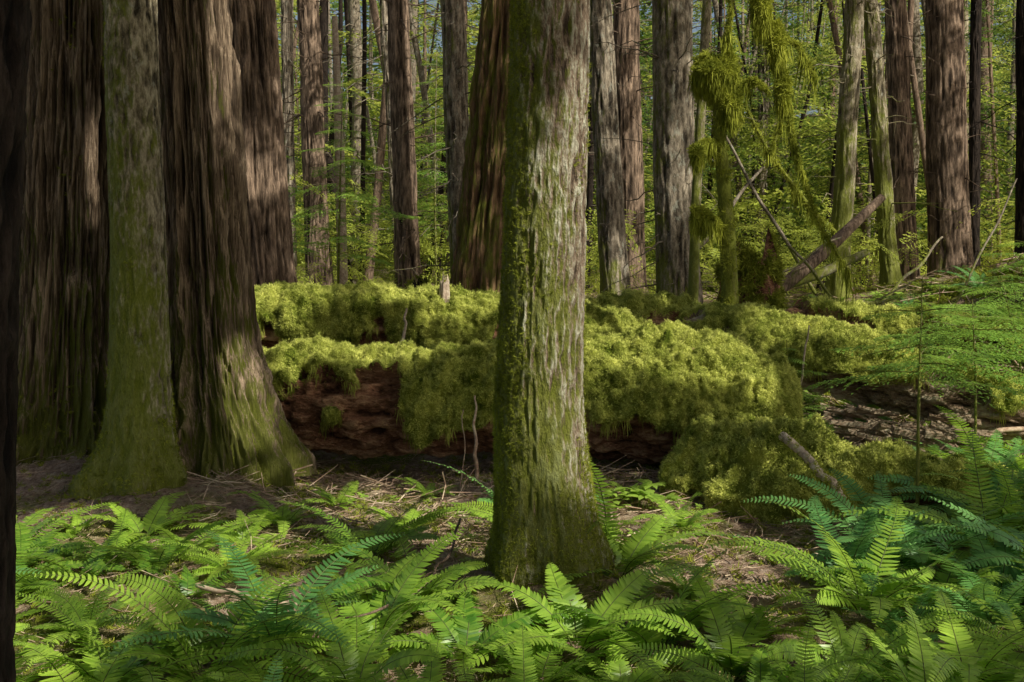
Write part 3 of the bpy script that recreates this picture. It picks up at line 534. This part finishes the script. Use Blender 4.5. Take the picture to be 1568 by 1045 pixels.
# ------------------------------------------------------------------ distant forest
rg=np.random.default_rng(31); tp=[]
for k in range(360):
    y=rg.uniform(20,62); x=rg.uniform(-.62,.62)*y
    r=rg.uniform(.06,.18) if k<100 else rg.uniform(.03,.08); z0=float(H(x,y))-.1; h=rg.uniform(10,20); lean=rg.normal(0,.3 if k<100 else .9); bw=rg.normal(0,.25)
    v,f=tube([(x,y,z0,r*1.2),(x+lean*.2+bw*.5,y,z0+2,r),(x+lean*.45+bw,y,z0+h*.3,r*.9),(x+lean,y,z0+h*.6,r*.8),(x+lean,y,z0+h,r*.2)],10); tp.append((v,f,k%3,np.full(len(v),.6)))
    for j in range(16):
        z=z0+rg.uniform(.8,9); a=rg.uniform(0,6.28); L=rg.uniform(.3,1.3); xc=x+(lean*.45+bw)*min(1,(z-z0)/(h*.3)); v,f=tube([(xc,y,z,.012),(xc+math.cos(a)*L*.5,y+math.sin(a)*L*.5,z+.02,.01),(xc+math.cos(a)*L,y+math.sin(a)*L,z-.1-.1*L,.004)],4); tp.append((v,f,0,np.full(len(v),.6)))
build('distant_tree_trunks',tp,[M_lichen,M_brown,M_dark])
far=[]
def far_tree(x,y,h,nb,bl,tpl,lo=.12):
    z0=float(H(x,y)); P=[];X=[];S=[]
    for j in range(nb):
        u=rg.uniform(lo,1); a=rg.uniform(0,6.28); L=bl*(1.1-u)*rg.uniform(.7,1.2)+.2*bl; o=rg.uniform(0,.5)*L
        P.append([x+math.cos(a)*o,y+math.sin(a)*o,z0+h*u]); X.append([math.cos(a),math.sin(a),rg.uniform(-.35,.15)]); S.append(L)
    mi=int(rg.random()<.4)
    for v,f in scatter(tpl,P,np.tile([0,0,1.],(len(P),1)),S,rg,.25,roll=X): far.append((v,f,mi))
for k in range(210):
    y=rg.uniform(20,38); x=rg.uniform(-.60,.60)*y; h=rg.uniform(2.5,11); far_tree(x,y,h,int(h*4+6),.7+.08*h,SPM)
for k in range(120):
    y=rg.uniform(38,62); x=rg.uniform(-.60,.60)*y; h=rg.uniform(4,16); far_tree(x,y,h,int(h*4+6),1.+.1*h,SPF)
for k in range(120):
    y=rg.uniform(62,85); x=rg.uniform(-.58,.58)*y; h=rg.uniform(12,26); far_tree(x,y,h,60,3.2,SPF,.05)
build('distant_conifer_foliage',far,[M_far,M_fard])
P=[];S=[]
for k in range(150):
    y=rg.uniform(15.5,34); x=rg.uniform(-.55,.6)*y; z0=float(H(x,y)); 
    for j in range(16): P.append([x+rg.normal(0,.5),y+rg.normal(0,.5),z0+rg.uniform(.1,1.5)]); S.append(rg.uniform(.3,.8))
parts=[(v,f,0) for v,f in scatter(SPM,P,np.tile([0,0,1.],(len(P),1)),S,rg,.5)]
build('understory_shrubs',parts,[M_far])
# ------------------------------------------------------------------ sun direction; unseen canopy added to shape sun patches and shade
el=math.radians(43); az=math.radians(-42)
SD=np.array([math.cos(el)*math.cos(az),math.cos(el)*math.sin(az),math.sin(el)])
BE=[((.26,5.32,2.2),.14),((.28,5.32,1.9),.17),((.26,5.32,1.6),.14),((.2,5.3,1.35),.08),((.14,5.3,1.12),.06),
((.75,8.5,.98),.22),((1.15,8.4,1.0),.30),((1.5,8.35,.9),.22),((-1.75,8.9,.85),.14),((-1.15,8.8,.85),.08),((-.6,8.8,.85),.05),
((-2.4,10.3,1.25),.25),((-1.8,10.2,1.3),.12),((-.6,10.2,1.3),.18),((-1.1,10.2,1.3),.06),((.9,10.3,1.0),.12),
((-1.85,7.7,.75),.22),((-1.9,7.7,.35),.18),((-2.2,7.8,3.1),.18),((-2.15,7.8,2.5),.08),((-3.0,8.1,2.4),.08),
((3.2,9.2,.3),.4),((3.9,8.6,.1),.5),((4.3,7.9,.1),.5),((3.4,8.2,.1),.3),((4.4,9.8,.3),.5),((2.9,8.0,.0),.25),((2.7,6.9,1.2),.25),((3.6,8.8,1.0),.4),((4.6,11.5,.8),.4),((3.3,9.5,.75),.35),((2.3,9.9,1.05),.2),((3.9,9.1,.5),.3),((3.8,12.,1.),.3),((5.6,12.,.9),.3),
((-.5,6.6,.2),.25),((-.75,6.2,.25),.18),((-.6,7.3,.1),.22),((-.25,6.0,.1),.2),((-1.5,7.0,.05),.16),((.9,7.2,0.),.2),((-2.3,6.3,.4),.22),((-2.6,5.9,.3),.2),((-2.0,5.2,.4),.2),((-1.2,5.0,.4),.16),((-.7,4.9,.4),.2),((.1,4.6,.4),.22),((.5,4.4,.4),.12),((-.3,4.4,.4),.16),((-1.5,5.8,.4),.14),((-1.6,4.4,.4),.12),
((.8,6.8,.0),.18),((.6,6.1,.1),.12),((1.3,4.9,.4),.1),((1.9,5.2,.5),.08),((2.2,5.9,.5),.12),((2.4,4.9,.4),.08),((1.4,5.5,.4),.1),((1.2,6.2,.1),.12),
((2.0,11,3.4),.35),((2.05,8.9,3.3),.3),((1.75,13,2.5),.14),((-1.35,16.3,3),.3),((1.9,17,3),.25),((-2.8,12.2,2.6),.06),((.5,15,3.),.2)]
rg=np.random.default_rng(78)
SH=[((.15,5.4,z),.22,14) for z in (.1,.4,.75,2.75,3.1)]+[((-3.2,8.1,z),.4,18) for z in (.5,1.2,1.9,2.8,3.4)]+[((-2.4,7.2,z),.25,12) for z in (.4,1.,1.6,2.2,2.9)]+[((-2.1,7.8,z),.3,14) for z in (1.3,1.8,2.2)]+[((-2.8,12.2,z),.4,18) for z in (1.2,2.,3.2,4.)]  # spots to be shaded: extra sprays are added sunward of each
SH+=[((x,8.5,.5),.25,9) for x in np.arange(-2.,2.3,.3)]+[((x,8.7,.85),.2,6) for x in np.arange(-2.,.6,.25)]+[((x,10.3,1.2),.2,6) for x in np.arange(-2.6,1.6,.25)]
SH+=[((2.,7.2,.3),.4,16),((1.3,7.4,.2),.4,16),((2.6,7.2,.2),.35,12),((-.3,13,2.),.4,16),((-.2,13,3.2),.4,16),((-1.65,3.4,1.),.3,14),((-1.65,3.4,2.),.3,14)]
SH+=[((rg.uniform(-.5,.5)*y,y,.35),.25,7) for y in rg.uniform(3.8,6.6,34)]
SH+=[((xb*.5+xt*.5,y,z),.35,4) for (_,xb,y,xt,r,m,lb) in BG[:13] for z in (1.5,2.6,3.7,4.8)]
e1=np.cross(SD,[0,0,1.]); e1/=np.linalg.norm(e1); e2=np.cross(SD,e1)
n=17000; Q=np.stack([rg.uniform(-7,20,n),rg.uniform(-13,9,n),rg.uniform(8,12,n)],1)
pq=np.stack([Q@e1*1.5,Q@e2*1.5,np.zeros(n)],-1); clump=fbm(pq,91,2); Q=Q[clump>-.27]
E=[]
for c,r,k in SH:
    for j in range(k):
        z=rg.uniform(8,12); E.append(np.array(c)+SD*((z-c[2])/SD[2])+rg.normal(0,r*.7,3))
Q=np.vstack([Q,np.array(E)])
L=rg.uniform(.3,.55,len(Q)); a=rg.uniform(0,6.28,len(Q)); Xr=np.stack([np.cos(a),np.sin(a),a*0-.1],1)
C=Q.copy(); Q=C-Xr*(L*.45)[:,None]
keep=np.ones(len(Q),bool)
for c,r in BE:
    w=C-np.array(c); tproj=w@SD; dd=np.linalg.norm(w-tproj[:,None]*SD,axis=1); keep&=dd>(r+.06+.42*L)  # clear sprays along each beam so its target stays sunlit
Q=Q[keep];L=L[keep];Xr=Xr[keep]
parts=[(v,f,0) for v,f in scatter(SPC,Q,np.tile([0,0,1.],(len(Q),1)),L,rg,.35,roll=Xr)]
build('shading_canopy',parts,[M_shading_canopy])  # unseen sprays on no tree, added and carved to dapple the sunlight
# ------------------------------------------------------------------ light, sky, camera
sun=bpy.data.lights.new('sun','SUN'); sun.energy=5.; sun.angle=math.radians(.5); sun.color=(1,.95,.83)
so=bpy.data.objects.new('sun',sun); so.rotation_euler=Vector(SD).to_track_quat('Z','Y').to_euler(); so.location=(10,-6,20); scene.collection.objects.link(so)
w=bpy.data.worlds.new('World'); scene.world=w; w.use_nodes=True; t=w.node_tree; bg=t.nodes['Background']; sk=t.nodes.new('ShaderNodeTexSky'); sk.sky_type='NISHITA'; sk.sun_disc=False
sk.sun_elevation=el; sk.sun_rotation=math.atan2(SD[0],SD[1]); sk.dust_density=4; sk.air_density=1.; sk.ozone_density=0.2
t.links.new(sk.outputs[0],bg.inputs[0]); bg.inputs[1].default_value=.10
cam=bpy.data.cameras.new('camera'); cam.lens=40; cam.sensor_width=36; cam.shift_y=-.078; cam.clip_end=600; cam.clip_start=.05
co=bpy.data.objects.new('camera',cam); co.location=(0,0,1.6); co.rotation_euler=(math.pi/2,0,0); scene.collection.objects.link(co); scene.camera=co
scene.view_settings.view_transform='Standard'; scene.view_settings.look='None'; scene.view_settings.exposure=0
